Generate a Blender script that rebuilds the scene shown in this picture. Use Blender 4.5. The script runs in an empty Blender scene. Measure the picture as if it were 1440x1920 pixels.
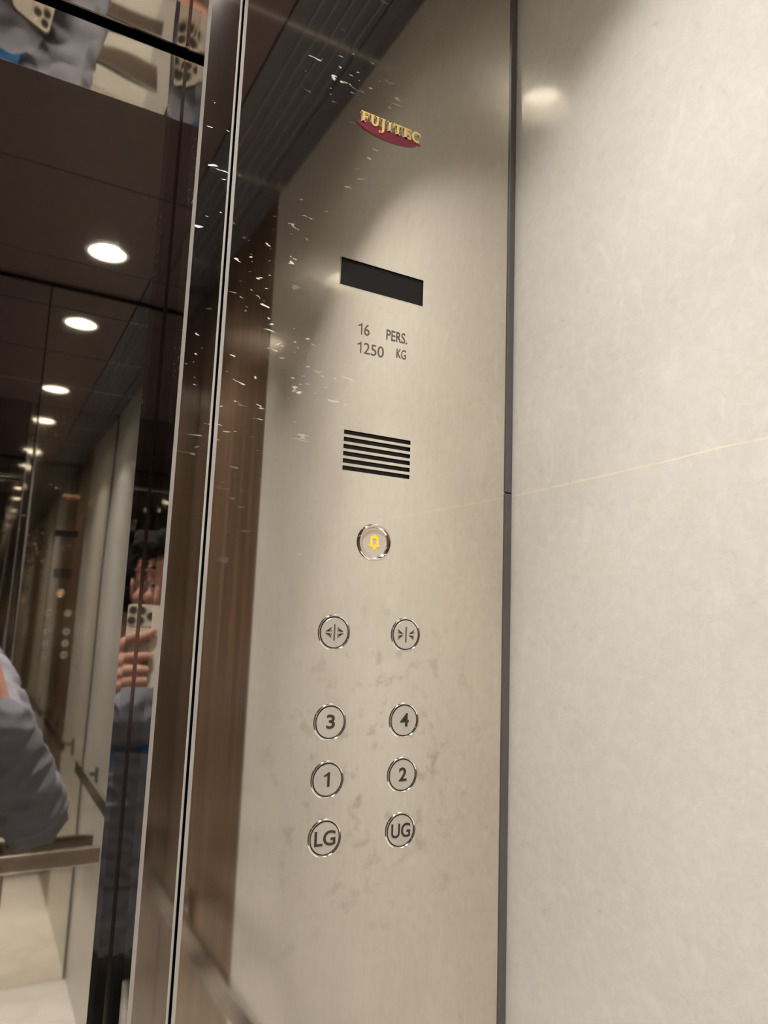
import bpy, bmesh, math, random
from mathutils import Vector, Matrix, noise, Euler
random.seed(7)
PI = math.pi
SC = bpy.context.scene
COL = SC.collection

# ------------------------------------------------------------------ camera
S = 0.61            # camera to button-panel distance in metres; plan figures below are multiples of it
H = 2.43 * S        # height of the lens above the lift floor
CR = Vector((0.875269263130629, -0.4822166096992668, 0.0370251043065487))
CU = Vector((-0.1029308141852763, -0.11093247210154075, 0.9884832998713722))
CF = Vector((0.47255577925777387, 0.8690000736269163, 0.14673073136358375))
ORG = Vector((0, 0, H))
cam_d = bpy.data.cameras.new('camera'); cam = bpy.data.objects.new('camera', cam_d); COL.objects.link(cam)
cam.matrix_world = Matrix(((CR.x, CU.x, -CF.x, ORG.x), (CR.y, CU.y, -CF.y, ORG.y), (CR.z, CU.z, -CF.z, ORG.z), (0, 0, 0, 1)))
cam_d.sensor_fit = 'VERTICAL'; cam_d.sensor_height = 36; cam_d.lens = 36 * 1388.912 / 1920
cam_d.clip_start = 0.002
SC.camera = cam

# ------------------------------------------------------------------ world, exposure, lights
w = bpy.data.worlds.new('world'); SC.world = w; w.use_nodes = True
w.node_tree.nodes['Background'].inputs[0].default_value = (0, 0, 0, 1)
w.node_tree.nodes['Background'].inputs[1].default_value = 0
SC.view_settings.view_transform = 'Standard'; SC.view_settings.look = 'None'
SC.view_settings.gamma = 1; SC.view_settings.use_curve_mapping = False
SC.view_settings.exposure = 0.26
LAMP_POWER = 155.0
LAMP_CONE = 100.0
LAMP_BLEND = 0.25
LAMP_COLOR = (1.0, 0.94, 0.87)
LAMP_BEAM = [(0.668, 0.0), (0.700, 0.010), (0.76, 0.048), (0.834, 0.098), (0.906, 0.20), (0.956, 0.46), (0.98, 0.85), (1.0, 1.0)]   # cosine of the angle off the axis, relative intensity
SC.cycles.max_bounces = 24; SC.cycles.glossy_bounces = 20; SC.cycles.diffuse_bounces = 6
SC.cycles.use_denoising = True

# ------------------------------------------------------------------ materials
def nodes(name):
    m = bpy.data.materials.new(name); m.use_nodes = True
    nt = m.node_tree; return m, nt, nt.nodes['Principled BSDF']
def N(nt, typ, **kw):
    n = nt.nodes.new(typ)
    for k, v in kw.items():
        if k in n.inputs: n.inputs[k].default_value = v
        else: setattr(n, k, v)
    return n
def ramp(nt, fac, stops):
    r = nt.nodes.new('ShaderNodeValToRGB'); els = r.color_ramp.elements
    while len(els) < len(stops): els.new(0.5)
    for e, (p, c) in zip(els, stops):
        e.position = p; e.color = (c, c, c, 1) if isinstance(c, (int, float)) else (*c, 1)
    nt.links.new(fac, r.inputs[0]); return r.outputs[0]
def coords(nt, scale=(1, 1, 1), rot=(0, 0, 0), loc=(0, 0, 0)):
    g = nt.nodes.new('ShaderNodeNewGeometry')
    m = nt.nodes.new('ShaderNodeMapping'); m.inputs['Scale'].default_value = scale
    m.inputs['Rotation'].default_value = rot; m.inputs['Location'].default_value = loc
    nt.links.new(g.outputs['Position'], m.inputs[0]); return m.outputs[0]
def nz(nt, vec, scale, detail=4, rough=0.5, dist=0.0):
    n = N(nt, 'ShaderNodeTexNoise', Scale=scale, Detail=detail, Roughness=rough, Distortion=dist)
    nt.links.new(vec, n.inputs['Vector']); return n.outputs[0]
def mixc(nt, fac, a, b):
    m = nt.nodes.new('ShaderNodeMix'); m.data_type = 'RGBA'
    for i, v in ((0, fac), (6, a), (7, b)):
        if hasattr(v, 'links'): nt.links.new(v, m.inputs[i])
        elif i == 0: m.inputs[0].default_value = v
        else: m.inputs[i].default_value = (*v, 1)
    return m.outputs[2]
def mth(nt, op, a, b=0.0, clamp=False):
    m = nt.nodes.new('ShaderNodeMath'); m.operation = op; m.use_clamp = clamp
    for i, v in ((0, a), (1, b)):
        if hasattr(v, 'links'): nt.links.new(v, m.inputs[i])
        else: m.inputs[i].default_value = v
    return m.outputs[0]
def bump(nt, bsdf, h, dist, strength=1.0):
    b = N(nt, 'ShaderNodeBump', Strength=strength, Distance=dist)
    nt.links.new(h, b.inputs['Height']); nt.links.new(b.outputs[0], bsdf.inputs['Normal'])

def plain(name, col, rough=0.5, metal=0.0, coat=0.0, spec=0.5, noise_amt=0.06):
    m, nt, b = nodes(name)
    n = nz(nt, coords(nt), 35, 3)
    c = ramp(nt, n, [(0.3, tuple(v * (1 - noise_amt) for v in col)), (0.7, tuple(min(1, v * (1 + noise_amt)) for v in col))])
    nt.links.new(c, b.inputs['Base Color'])
    b.inputs['Roughness'].default_value = rough; b.inputs['Metallic'].default_value = metal
    b.inputs['Coat Weight'].default_value = coat; b.inputs['Specular IOR Level'].default_value = spec
    return m

def stone_laminate():
    """beige stone-pattern satin laminate with a long scratch"""
    m, nt, b = nodes('beige_laminate')
    v = coords(nt)
    big = nz(nt, v, 2.2, 5, 0.6, 0.6)
    fine = nz(nt, coords(nt, (1, 0.9, 0.9), (0.6, 0, 0)), 85, 7, 0.75, 0.6)
    streak = nz(nt, coords(nt, (1, 1.7, 0.8), (0.55, 0, 0)), 17, 7, 0.7, 1.8)
    c = ramp(nt, big, [(0.3, (0.635, 0.615, 0.565)), (0.7, (0.69, 0.68, 0.64))])
    f1 = ramp(nt, fine, [(0.42, 0.0), (0.78, 1.0)])
    c = mixc(nt, mth(nt, 'MULTIPLY', f1, 0.55), c, (0.80, 0.79, 0.75))
    f2 = ramp(nt, streak, [(0.54, 0.0), (0.70, 1.0)])
    c = mixc(nt, mth(nt, 'MULTIPLY', f2, 0.34), c, (0.82, 0.815, 0.78))
    # the scratch: a nearly level line on the wall, towards the front corner
    g = nt.nodes.new('ShaderNodeNewGeometry'); sx = nt.nodes.new('ShaderNodeSeparateXYZ'); nt.links.new(g.outputs[0], sx.inputs[0])
    wob = nz(nt, coords(nt), 9, 2)
    zline = mth(nt, 'ADD', mth(nt, 'MULTIPLY', sx.outputs[1], -0.021), H + 0.2376 * S + 0.0115 * S - 0.0055)
    zline = mth(nt, 'ADD', zline, mth(nt, 'MULTIPLY', mth(nt, 'SUBTRACT', wob, 0.5), 0.006))
    d = mth(nt, 'ABSOLUTE', mth(nt, 'SUBTRACT', sx.outputs[2], zline))
    ln = mth(nt, 'SUBTRACT', 1.0, mth(nt, 'DIVIDE', d, 0.0011), clamp=True)
    side = mth(nt, 'GREATER_THAN', sx.outputs[0], 0.2)
    near = mth(nt, 'MULTIPLY', mth(nt, 'GREATER_THAN', sx.outputs[1], 0.10), side)
    dens = ramp(nt, nz(nt, coords(nt), 40, 2), [(0.3, 0.35), (0.6, 1.0)])
    ln = mth(nt, 'MULTIPLY', mth(nt, 'MULTIPLY', ln, near), dens)
    c = mixc(nt, mth(nt, 'MULTIPLY', ln, 0.75), c, (0.92, 0.84, 0.62))
    nt.links.new(c, b.inputs['Base Color'])
    r = ramp(nt, fine, [(0.3, 0.26), (0.7, 0.36)])
    nt.links.new(r, b.inputs['Roughness'])
    b.inputs['Specular IOR Level'].default_value = 0.5
    b.inputs['Coat Weight'].default_value = 0.30; b.inputs['Coat Roughness'].default_value = 0.055
    bump(nt, b, fine, 0.0006, 0.25)
    return m

def mirror_metal(name, col, rough, wave=0.0, wscale=3.0, aniso=0.0):
    m, nt, b = nodes(name)
    b.inputs['Metallic'].default_value = 1.0
    n = nz(nt, coords(nt), 4, 3)
    c = ramp(nt, n, [(0.3, tuple(v * 0.97 for v in col)), (0.7, col)])
    nt.links.new(c, b.inputs['Base Color'])
    b.inputs['Roughness'].default_value = rough
    if wave: bump(nt, b, nz(nt, coords(nt, (1, 1, 0.55)), wscale, 1, 0.3), wave)
    return m

def brushed_steel(name, col, rough, scratch=1.0, smudge=True):
    """hairline steel with small bright nicks and finger smudges"""
    m, nt, b = nodes(name)
    b.inputs['Metallic'].default_value = 1.0
    b.inputs['Anisotropic'].default_value = 0.75
    tg = nt.nodes.new('ShaderNodeCombineXYZ'); tg.inputs[2].default_value = 1.0
    nt.links.new(tg.outputs[0], b.inputs['Tangent'])
    b.inputs['Anisotropic Rotation'].default_value = 0.0
    hair = nz(nt, coords(nt, (1, 1, 0.015)), 420, 3, 0.6)
    c = ramp(nt, hair, [(0.25, tuple(v * 0.975 for v in col)), (0.75, tuple(min(1, v * 1.015) for v in col))])
    g = nt.nodes.new('ShaderNodeNewGeometry'); sx = nt.nodes.new('ShaderNodeSeparateXYZ'); nt.links.new(g.outputs[0], sx.inputs[0])
    rv = ramp(nt, nz(nt, coords(nt, (1, 1, 0.3)), 6, 3), [(0.3, rough * 0.8), (0.7, rough * 1.25)])
    if smudge:
        # fingerprints around the lower buttons
        s = ramp(nt, nz(nt, coords(nt), 62, 3, 0.55, 0.2), [(0.56, 0.0), (0.76, 1.0)])
        zz = mth(nt, 'SUBTRACT', 1.0, mth(nt, 'DIVIDE', mth(nt, 'ABSOLUTE', mth(nt, 'SUBTRACT', sx.outputs[2], H - 0.13)), 0.16), clamp=True)
        xx = mth(nt, 'SUBTRACT', 1.0, mth(nt, 'DIVIDE', mth(nt, 'ABSOLUTE', mth(nt, 'SUBTRACT', sx.outputs[0], 0.335)), 0.13), clamp=True)
        s = mth(nt, 'MULTIPLY', mth(nt, 'MULTIPLY', s, mth(nt, 'POWER', zz, 0.6)), mth(nt, 'POWER', xx, 0.6))
        c = mixc(nt, mth(nt, 'MULTIPLY', s, 0.75), c, (0.36, 0.30, 0.25))
    # nicks: short level dashes
    a = nz(nt, coords(nt, (0.30, 1, 1.0)), 270, 1, 0.5, 0.6)
    area = nz(nt, coords(nt), 9, 2)
    thr = ramp(nt, a, [(0.69, 0.0), (0.735, 1.0)])
    ar = ramp(nt, area, [(0.44, 0.0), (0.58, 1.0)])
    up = mth(nt, 'MULTIPLY', mth(nt, 'SUBTRACT', sx.outputs[2], H + 0.02), 3.0, clamp=True)
    nick = mth(nt, 'MULTIPLY', mth(nt, 'MULTIPLY', thr, ar), up)
    lf = mth(nt, 'ADD', 0.25, mth(nt, 'MULTIPLY', mth(nt, 'SUBTRACT', 0.34, sx.outputs[0]), 9.0), clamp=True)
    nick = mth(nt, 'MULTIPLY', mth(nt, 'MULTIPLY', nick, lf), scratch)
    c = mixc(nt, nick, c, (0.78, 0.78, 0.76))
    rv = mth(nt, 'ADD', rv, mth(nt, 'MULTIPLY', nick, 0.5), clamp=True)
    nt.links.new(mth(nt, 'SUBTRACT', 1.0, mth(nt, 'MULTIPLY', nick, 0.8)), b.inputs['Metallic'])
    nt.links.new(c, b.inputs['Base Color']); nt.links.new(rv, b.inputs['Roughness'])
    return m

def brown_panel():
    """satin brown-bronze wall panel with a fine upright grain"""
    m, nt, b = nodes('brown_bronze_panel')
    g = nz(nt, coords(nt, (1, 1, 0.02)), 46, 4, 0.65)
    c = ramp(nt, g, [(0.25, (0.095, 0.060, 0.040)), (0.5, (0.19, 0.120, 0.074)), (0.78, (0.38, 0.245, 0.15))])
    nt.links.new(c, b.inputs['Base Color'])
    b.inputs['Metallic'].default_value = 0.50; b.inputs['Roughness'].default_value = 0.30
    return m

def emit(name, col, strength):
    m, nt, b = nodes(name)
    b.inputs['Base Color'].default_value = (*col, 1)
    b.inputs['Emission Color'].default_value = (*col, 1); b.inputs['Emission Strength'].default_value = strength
    return m

def floor_tile():
    m, nt, b = nodes('cream_floor_tile')
    v = coords(nt)
    br = N(nt, 'ShaderNodeTexBrick', offset=0.0, **{'Scale': 1.0, 'Mortar Size': 0.002, 'Brick Width': 0.6, 'Row Height': 0.6})
    br.inputs['Color1'].default_value = (0.80, 0.775, 0.72, 1); br.inputs['Color2'].default_value = (0.78, 0.755, 0.70, 1)
    br.inputs['Mortar'].default_value = (0.35, 0.32, 0.28, 1)
    nt.links.new(v, br.inputs['Vector'])
    n = ramp(nt, nz(nt, v, 7, 6, 0.6, 1.0), [(0.35, 0.86), (0.65, 1.0)])
    mx = nt.nodes.new('ShaderNodeMix'); mx.data_type = 'RGBA'; mx.blend_type = 'MULTIPLY'; mx.inputs[0].default_value = 1
    nt.links.new(br.outputs[0], mx.inputs[6]); nt.links.new(n, mx.inputs[7])
    nt.links.new(mx.outputs[2], b.inputs['Base Color']); b.inputs['Roughness'].default_value = 0.25
    return m

def cloth(name, col, sc=300):
    m, nt, b = nodes(name)
    wv = nz(nt, coords(nt, (1, 1, 1)), sc, 2)
    lg = nz(nt, coords(nt), 12, 3)
    c = ramp(nt, lg, [(0.3, tuple(v * 0.85 for v in col)), (0.7, tuple(v * 1.12 for v in col))])
    nt.links.new(c, b.inputs['Base Color']); b.inputs['Roughness'].default_value = 0.85
    bump(nt, b, wv, 0.0004, 0.6); return m

def skin_mat():
    m, nt, b = nodes('skin')
    n = nz(nt, coords(nt), 60, 4)
    c = ramp(nt, n, [(0.3, (0.40, 0.20, 0.15)), (0.7, (0.50, 0.27, 0.20))])
    nt.links.new(c, b.inputs['Base Color']); b.inputs['Roughness'].default_value = 0.5
    b.inputs['Subsurface Weight'].default_value = 0.08; b.inputs['Subsurface Radius'].default_value = (0.01, 0.004, 0.002)
    return m

M = dict(
    lam=stone_laminate(),
    door=mirror_metal('polished_door_steel', (0.68, 0.66, 0.63), 0.025, 0.0016, 3.2),
    jamb=mirror_metal('polished_jamb_steel', (0.44, 0.42, 0.40), 0.03),
    soffit=mirror_metal('polished_soffit_steel', (0.72, 0.69, 0.64), 0.02, 0.0030, 5.0),
    rear=mirror_metal('rear_mirror_steel', (0.74, 0.725, 0.70), 0.015, 0.0008, 2.5),
    bronze=brown_panel(),
    panel=brushed_steel('hairline_panel_steel', (0.87, 0.825, 0.75), 0.048, 1.0, True),
    pillar=brushed_steel('hairline_pillar_steel', (0.66, 0.64, 0.62), 0.05, 1.0, False),
    edge=plain('lit_steel_edge', (0.62, 0.60, 0.57), 0.42, 0.35),  # paler, duller steel: edge and joint highlights put into the finish
    chrome=plain('chrome', (0.82, 0.81, 0.79), 0.10, 1.0),
    button=plain('satin_button_face', (0.72, 0.68, 0.61), 0.30, 0.75),
    ink=plain('engraved_dark_fill', (0.035, 0.028, 0.024), 0.5),
    inkfaint=plain('engraved_brown_fill', (0.10, 0.08, 0.065), 0.5),
    black=plain('black_gap', (0.006, 0.006, 0.006), 0.6),
    glass=plain('black_display_glass', (0.012, 0.0115, 0.0115), 0.10, 0.0, 0.0, 0.15),
    ceil=plain('brown_ceiling_metal', (0.110, 0.072, 0.070), 0.34, 0.0, 0.0, 0.5),
    slat=plain('grey_slat_metal', (0.088, 0.087, 0.098), 0.4),
    rib=plain('slat_edge_metal', (0.22, 0.22, 0.24), 0.35, 0.3),
    gtrim=plain('grey_corner_strip', (0.115, 0.105, 0.105), 0.4),
    floor=floor_tile(),
    rail=plain('bronze_rail_steel', (0.32, 0.265, 0.235), 0.16, 1.0),
    white=plain('white_reflector', (0.85, 0.83, 0.78), 0.35),
    bulb=emit('lamp_lens', (1.0, 0.93, 0.80), 60.0),
    bell=emit('lit_orange_bell', (1.0, 0.30, 0.01), 1.25),
    maroon=plain('maroon_enamel', (0.15, 0.020, 0.034), 0.35),
    gold=plain('pale_gold_enamel', (0.66, 0.47, 0.17), 0.4),
    phone=plain('champagne_phone_back', (0.60, 0.55, 0.47), 0.3),
    phonemetal=plain('phone_steel_band', (0.72, 0.62, 0.48), 0.12, 1.0),
    lens=plain('dark_lens_glass', (0.01, 0.01, 0.012), 0.05, 0, 0.5),
    screen=plain('phone_screen_glass', (0.01, 0.01, 0.01), 0.08),
    skin=skin_mat(), hair=plain('black_hair', (0.010, 0.009, 0.008), 0.75, spec=0.15),
    jacket=cloth('grey_jacket_cloth', (0.115, 0.115, 0.135)),
    tee=cloth('blue_shirt_cloth', (0.022, 0.105, 0.26)),
    trousers=cloth('black_trouser_cloth', (0.014, 0.015, 0.017)),
    shoe=plain('dark_shoe_leather', (0.03, 0.03, 0.03), 0.5),
    eye=plain('eye_white', (0.7, 0.68, 0.65), 0.2), iris=plain('dark_iris', (0.03, 0.015, 0.01), 0.1),
    lip=plain('lip', (0.42, 0.16, 0.13), 0.4),
    lining=plain('grey_cord', (0.30, 0.28, 0.25), 0.7),
)

# ------------------------------------------------------------------ mesh helpers
def P(x, y, z): return Vector((x * S, y * S, H + z * S))
def link(name, bm, mat, parent=None, smooth=False, label=None):
    me = bpy.data.meshes.new(name); bmesh.ops.recalc_face_normals(bm, faces=bm.faces) if len(bm.faces) else None
    bm.to_mesh(me); bm.free(); me.materials.append(mat)
    if smooth:
        for p in me.polygons: p.use_smooth = True
    o = bpy.data.objects.new(name, me); COL.objects.link(o)
    if parent is not None: adopt(o, parent)
    if label: o['label'] = label
    return o
def adopt(o, parent):
    o.parent = parent
    if parent.type == 'EMPTY': o.matrix_parent_inverse = Matrix.Translation(parent.location).inverted()
def empty(name, loc, label, cat, group=None):
    o = bpy.data.objects.new(name, None); o.location = loc; COL.objects.link(o); o.empty_display_size = 0.05
    return tag(o, label, cat, group)
def tag(o, label, cat, group=None):
    o['label'] = label; o['category'] = cat
    if group: o['group'] = group
    return o
def struct(o, label=None):
    o['kind'] = 'structure'
    if label: o['label'] = label
    return o
def box(bm, a, b, bev=0.0, seg=2):
    a, b = Vector(a), Vector(b); c = (a + b) / 2; d = b - a
    r = bmesh.ops.create_cube(bm, size=1.0, matrix=Matrix.Translation(c) @ Matrix.Diagonal((abs(d.x), abs(d.y), abs(d.z), 1)))
    if bev:
        es = list({e for v in r['verts'] for e in v.link_edges})
        bmesh.ops.bevel(bm, geom=es, offset=bev, segments=seg, affect='EDGES', profile=0.5)
def dbox(bm, a, b, bev=0.0, seg=2): box(bm, P(*a), P(*b), bev, seg)
def mb(a, b, bev=0.0, seg=2):
    bm = bmesh.new(); dbox(bm, a, b, bev, seg); return bm
def lathe(bm, prof, mat4, n=48):
    """prof: list of (radius, height along local z)"""
    rings = []
    for r, h in prof:
        rings.append([bm.verts.new(mat4 @ Vector((r * math.cos(2 * PI * k / n), r * math.sin(2 * PI * k / n), h))) for k in range(n)] if r > 1e-7
                     else [bm.verts.new(mat4 @ Vector((0, 0, h)))])
    for A, B in zip(rings, rings[1:]):
        for k in range(n):
            k2 = (k + 1) % n
            if len(A) == 1 and len(B) == 1: continue
            if len(A) == 1: bm.faces.new((A[0], B[k], B[k2]))
            elif len(B) == 1: bm.faces.new((A[k], B[0], A[k2]))
            else: bm.faces.new((A[k], B[k], B[k2], A[k2]))
def poly(bm, pts, y0, y1):
    """prism of an outline in the panel plane (x, z) from depth y0 to y1 (metres)"""
    A = [bm.verts.new((x, y0, z)) for x, z in pts]; B = [bm.verts.new((x, y1, z)) for x, z in pts]
    bm.faces.new(A); bm.faces.new(B[::-1])
    for i in range(len(pts)):
        j = (i + 1) % len(pts); bm.faces.new((A[i], A[j], B[j], B[i]))
def text_bm(txt, h, xscale=1.0, weight=0.0, depth=0.0003):
    """lettering as a bmesh in the x/z plane, centred, cap height h"""
    cu = bpy.data.curves.new('t', 'FONT'); cu.body = txt; cu.size = 1.0; cu.offset = weight; cu.extrude = depth / 2 / (h / 0.69)
    cu.align_x = 'CENTER'; cu.resolution_u = 6
    ob = bpy.data.objects.new('t', cu); COL.objects.link(ob)
    bpy.context.view_layer.update()
    dg = bpy.context.evaluated_depsgraph_get(); me = bpy.data.meshes.new_from_object(ob.evaluated_get(dg))
    bm = bmesh.new(); bm.from_mesh(me)
    bpy.data.objects.remove(ob); bpy.data.meshes.remove(me); bpy.data.curves.remove(cu)
    xs = [v.co.x for v in bm.verts]; ys = [v.co.y for v in bm.verts]; cx = (min(xs) + max(xs)) / 2; y0 = min(ys); k = h / (max(ys) - y0)
    for v in bm.verts:
        x, y, z = v.co; v.co = Vector(((x - cx) * k * xscale, -z * k, (y - y0) * k - h / 2))
    return bm
def glyph_one(bm, xr, z, h, st, fl, yp, depth=0.0003):
    """figure one with a flag; xr = right edge of the stem, z = baseline"""
    poly(bm, [(xr - st, z), (xr, z), (xr, z + h), (xr - st * 0.75, z + h), (xr - st * 1.3, z + h * 0.90), (xr - fl, z + h * 0.80), (xr - fl, z + h * 0.68), (xr - st, z + h * 0.76)], yp - depth / 2, yp + depth / 2)
def text_at(name, txt, x, z, h, yplane, mat, parent, xs=1.0, weight=0.0, width=None, label=None):
    bm = text_bm(txt, h, xs, weight)
    if width:
        xx = [v.co.x for v in bm.verts]; k = width / (max(xx) - min(xx))
        for v in bm.verts: v.co.x *= k
    for v in bm.verts: v.co += Vector((x, yplane, z))
    return link(name, bm, mat, parent, label=label)

# ------------------------------------------------------------------ plan of the lift car (multiples of S)
XW = 0.789; XL = -2.169          # side walls
YF = 1.0; YD = 1.144; YR = -1.20 # front return, door face, rear wall
ZF = -2.43; ZC = 1.45            # floor, ceiling
JX = 0.216; JL = -1.593          # door jambs
T = 0.06

# ------------------------------------------------------------------ structure
struct(link('floor', mb((XL - T, YR - T, ZF - T), (XW + T, YD + 0.10, ZF)), M['floor']), 'cream stone tile lift floor')
bm = bmesh.new()
joints = [YR, -0.93, -0.25, 0.43, YF]
for y0, y1 in zip(joints, joints[1:]):
    for x0, x1 in ((XL + 0.26, XL + 0.78), (XL + 0.784, -0.146), (-0.142, 0.525)):
        dbox(bm, (x0, y0 + 0.004, ZC), (x1, y1 - 0.004, ZC + 0.03), 0.0012, 1)
# holes for the downlights are cut below
CEIL = link('ceiling', bm, M['ceil']); struct(CEIL, 'dark brown ceiling panels with fine joints')
struct(link('trim_1', mb((XL - T, YR - T, ZC + 0.16), (XW + T, YD + 0.1, ZC + 0.19)), M['black']), 'black void above the ceiling panels')

w_ = link('wall_right', mb((XW, -0.31, ZF), (XW + T, YF, ZC + 0.16)), M['lam']); struct(w_, 'beige stone-pattern laminate wall panel with a long scratch')
struct(link('trim_2', mb((XW, YR, ZF), (XW + T, -0.314, ZC + 0.16), 0.001, 1), M['bronze']), 'satin brown wall panel behind the beige one')
struct(link('wall_left', mb((XL - T, YR, ZF), (XL, YF, ZC + 0.16)), M['bronze']), 'satin brown wall opposite the button panel')
struct(link('wall_rear', mb((XL - T, YR - T - 0.02, ZF), (XW + T, YR - T, ZC + 0.16)), M['black']), 'rear wall carcass behind the mirrors')
for i, (x0, x1) in enumerate(((XL - T, -1.542), (-1.538, 0.158), (0.162, XW))):
    struct(link('trim_%d' % (3 + i), mb((x0, YR - T, ZF + 0.17), (x1, YR, ZC - 0.015), 0.0008, 1), M['rear']), 'polished mirror panel of the rear wall')
struct(link('baseboard_rear', mb((XL, YR - T, ZF), (0.60, YR + 0.012, ZF + 0.165), 0.001, 1), M['rail']), 'metal skirting of the rear wall')
# front: returns, pillars, jambs, header
struct(link('wall_front', mb((XL, YF, ZF), (-1.66, YF + T, ZC + 0.16), 0.0015), M['pillar']), 'steel front return on the far side of the doors')
def pillar(name, x0, x1, lab):
    bm = bmesh.new(); dbox(bm, (x0, YF, ZF), (x1, YF + 0.05, ZC + 0.16))
    es = [e for e in bm.edges if abs(e.verts[0].co.z - e.verts[1].co.z) > 1 and min(v.co.y for v in e.verts) < YF * S + 1e-4]
    r = bmesh.ops.bevel(bm, geom=es, offset=0.0026, segments=1, affect='EDGES')
    o = link(name, bm, M['pillar']); struct(o, lab)
    o.data.materials.append(M['edge'])
    for p in o.data.polygons:
        if 0.3 < abs(p.normal.x) < 0.95 and p.normal.y < -0.1: p.material_index = 1
    return o
pillar('trim_6', JX, 0.2665, 'narrow dark reflecting steel pillar between door jamb and button panel')
pillar('trim_7', -1.655, JL, 'narrow steel pillar on the far side of the doors')
jb = struct(link('trim_8', mb((JX, YF + 0.05, ZF), (JX + 0.03, YD - 0.0005, ZC)), M['jamb']), 'polished door jamb beside the pillar')
for v in jb.data.vertices:
    if v.co.y > (YD - 0.01) * S and v.co.x < (JX + 0.01) * S: v.co.x += 0.0006 * S      # the jamb is a hair out of square
struct(link('trim_18', mb((JX - 0.0020, YD - 0.0016, ZF), (JX + 0.001, YD - 0.0004, 0.905)), M['rail']), 'thin strip where jamb meets door')
struct(link('trim_9', mb((JL - 0.03, YF + 0.05, ZF), (JL, YD - 0.003, ZC)), M['jamb']), 'polished door jamb on the far side')
sf_ = struct(link('trim_10', mb((JL, 0.974, 0.921), (JX, YD + 0.07, 0.95)), M['soffit']), 'polished underside of the door header')
for v in sf_.data.vertices:
    if v.co.z < H + 0.93 * S: v.co.z += (-0.0036 if v.co.y < YF * S else 0.0014) * S     # the header underside tilts a little
struct(link('trim_11', mb((JL, 0.968, 0.920), (JX, 0.974, ZC + 0.0), 0.0005, 1), M['jamb']), 'polished front of the door header')
struct(link('trim_12', mb((JL - 0.1, YD + 0.055, 0.86), (JX + 0.1, YD + 0.07, 0.925)), M['black']), 'black gap above the doors')
xc = (JX + JL) / 2
for i, (x0, x1) in enumerate(((xc + 0.002, JX + 0.04), (JL - 0.04, xc - 0.002))):
    struct(link('door_%d' % (i + 1), mb((x0, YD, ZF + 0.01), (x1, YD + 0.05, 0.912), 0.001, 1), M['door']), 'polished mirror-finish lift door panel')
struct(link('trim_13', mb((JL, YF, ZF - 0.002), (JX, YD + 0.06, ZF + 0.004)), M['rail']), 'metal door sill')
# corner strip between panel and wall, in two lengths
for i, (z0, z1) in enumerate(((ZF, 0.2245), (0.2265, ZC))):
    struct(link('trim_%d' % (14 + i), mb((0.7755, YF - 0.006, z0), (XW, YF + 0.03, z1), 0.0006, 1), M['gtrim']), 'dark grey corner strip between button panel and beige wall')
struct(link('trim_16', mb((0.2655, YF + 0.012, ZF), (0.2705, YF + 0.03, ZC)), M['black']), 'dark joint beside the button panel')

# ------------------------------------------------------------------ ceiling vents (slatted strips along both side walls)
def vent(x0, x1, sgn, label):
    e = empty('ceiling_vent', P((x0 + x1) / 2, 0, ZC), label, 'air vent', 'slatted ceiling vents')
    xo, xi = (x1, x0) if sgn > 0 else (x0, x1)
    for y0, y1 in zip(joints, joints[1:]):
        bm = bmesh.new()
        a = xo - sgn * 0.034; b_ = xo - sgn * 0.069
        dbox(bm, (min(a, b_), y0 + 0.004, ZC - 0.004), (max(a, b_), y1 - 0.004, ZC + 0.02), 0.0012, 1)
        dbox(bm, (min(a, xo) , y0 + 0.004, ZC + 0.008), (max(a, xo), y1 - 0.004, ZC + 0.03))
        link('frame', bm, M['slat'], e)
        a = xo - sgn * 0.070; b_ = xi + sgn * 0.0005
        link('slat_panel', mb((min(a, b_), y0 + 0.004, ZC + 0.002), (max(a, b_), y1 - 0.004, ZC + 0.02), 0.0006, 1), M['slat'], e)
        for k in range(5):
            c = xo - sgn * (0.0875 + 0.0310 * k)
            link('slat', mb((c - 0.0022, y0 + 0.005, ZC - 0.004), (c + 0.0022, y1 - 0.005, ZC + 0.003), 0.0005, 1), M['rib'], e)
    for y in joints[1:-1]:
        link('crossbar', mb((min(x0, x1), y - 0.004, ZC - 0.001), (max(x0, x1), y + 0.004, ZC + 0.02)), M['edge'], e)
vent(0.53, XW, 1, 'dark slatted ceiling vent along the beige wall above the button panel')
vent(XL, XL + 0.255, -1, 'dark slatted ceiling vent along the wall far from the buttons')
struct(link('trim_17', mb((XL + 0.26, 0.427, ZC + 0.0005), (0.528, 0.433, ZC + 0.02)), M['edge']), 'ceiling joint strip with its catch of light put into the colour')  # added pale strip; the light on this joint is in its colour

# ------------------------------------------------------------------ downlights
lamp_pos = [(0.325, 0.53, 'white recessed downlight near the doors on the button panel side'),
            (0.325, -0.77, 'white recessed downlight over the rear on the button panel side, nearest in the door mirror'),
            (-1.705, 0.53, 'white recessed downlight near the doors on the side away from the buttons'),
            (-1.705, -0.77, 'white recessed downlight over the rear on the side away from the buttons')]
cut = bmesh.new()
for x, y, _ in lamp_pos:
    c = P(x, y, ZC)
    bmesh.ops.create_cone(cut, cap_ends=True, segments=48, radius1=0.0445, radius2=0.0445, depth=0.12, matrix=Matrix.Translation(c))
me = bpy.data.meshes.new('cut'); cut.to_mesh(me); cut.free(); co = bpy.data.objects.new('cut', me); COL.objects.link(co)
md = CEIL.modifiers.new('b', 'BOOLEAN'); md.object = co; md.operation = 'DIFFERENCE'; md.solver = 'EXACT'
bpy.context.view_layer.update()
nm = bpy.data.meshes.new_from_object(CEIL.evaluated_get(bpy.context.evaluated_depsgraph_get()))
CEIL.modifiers.clear(); CEIL.data = nm; nm.name = 'ceiling'; bpy.data.objects.remove(co)
protoparts = {}
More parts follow.
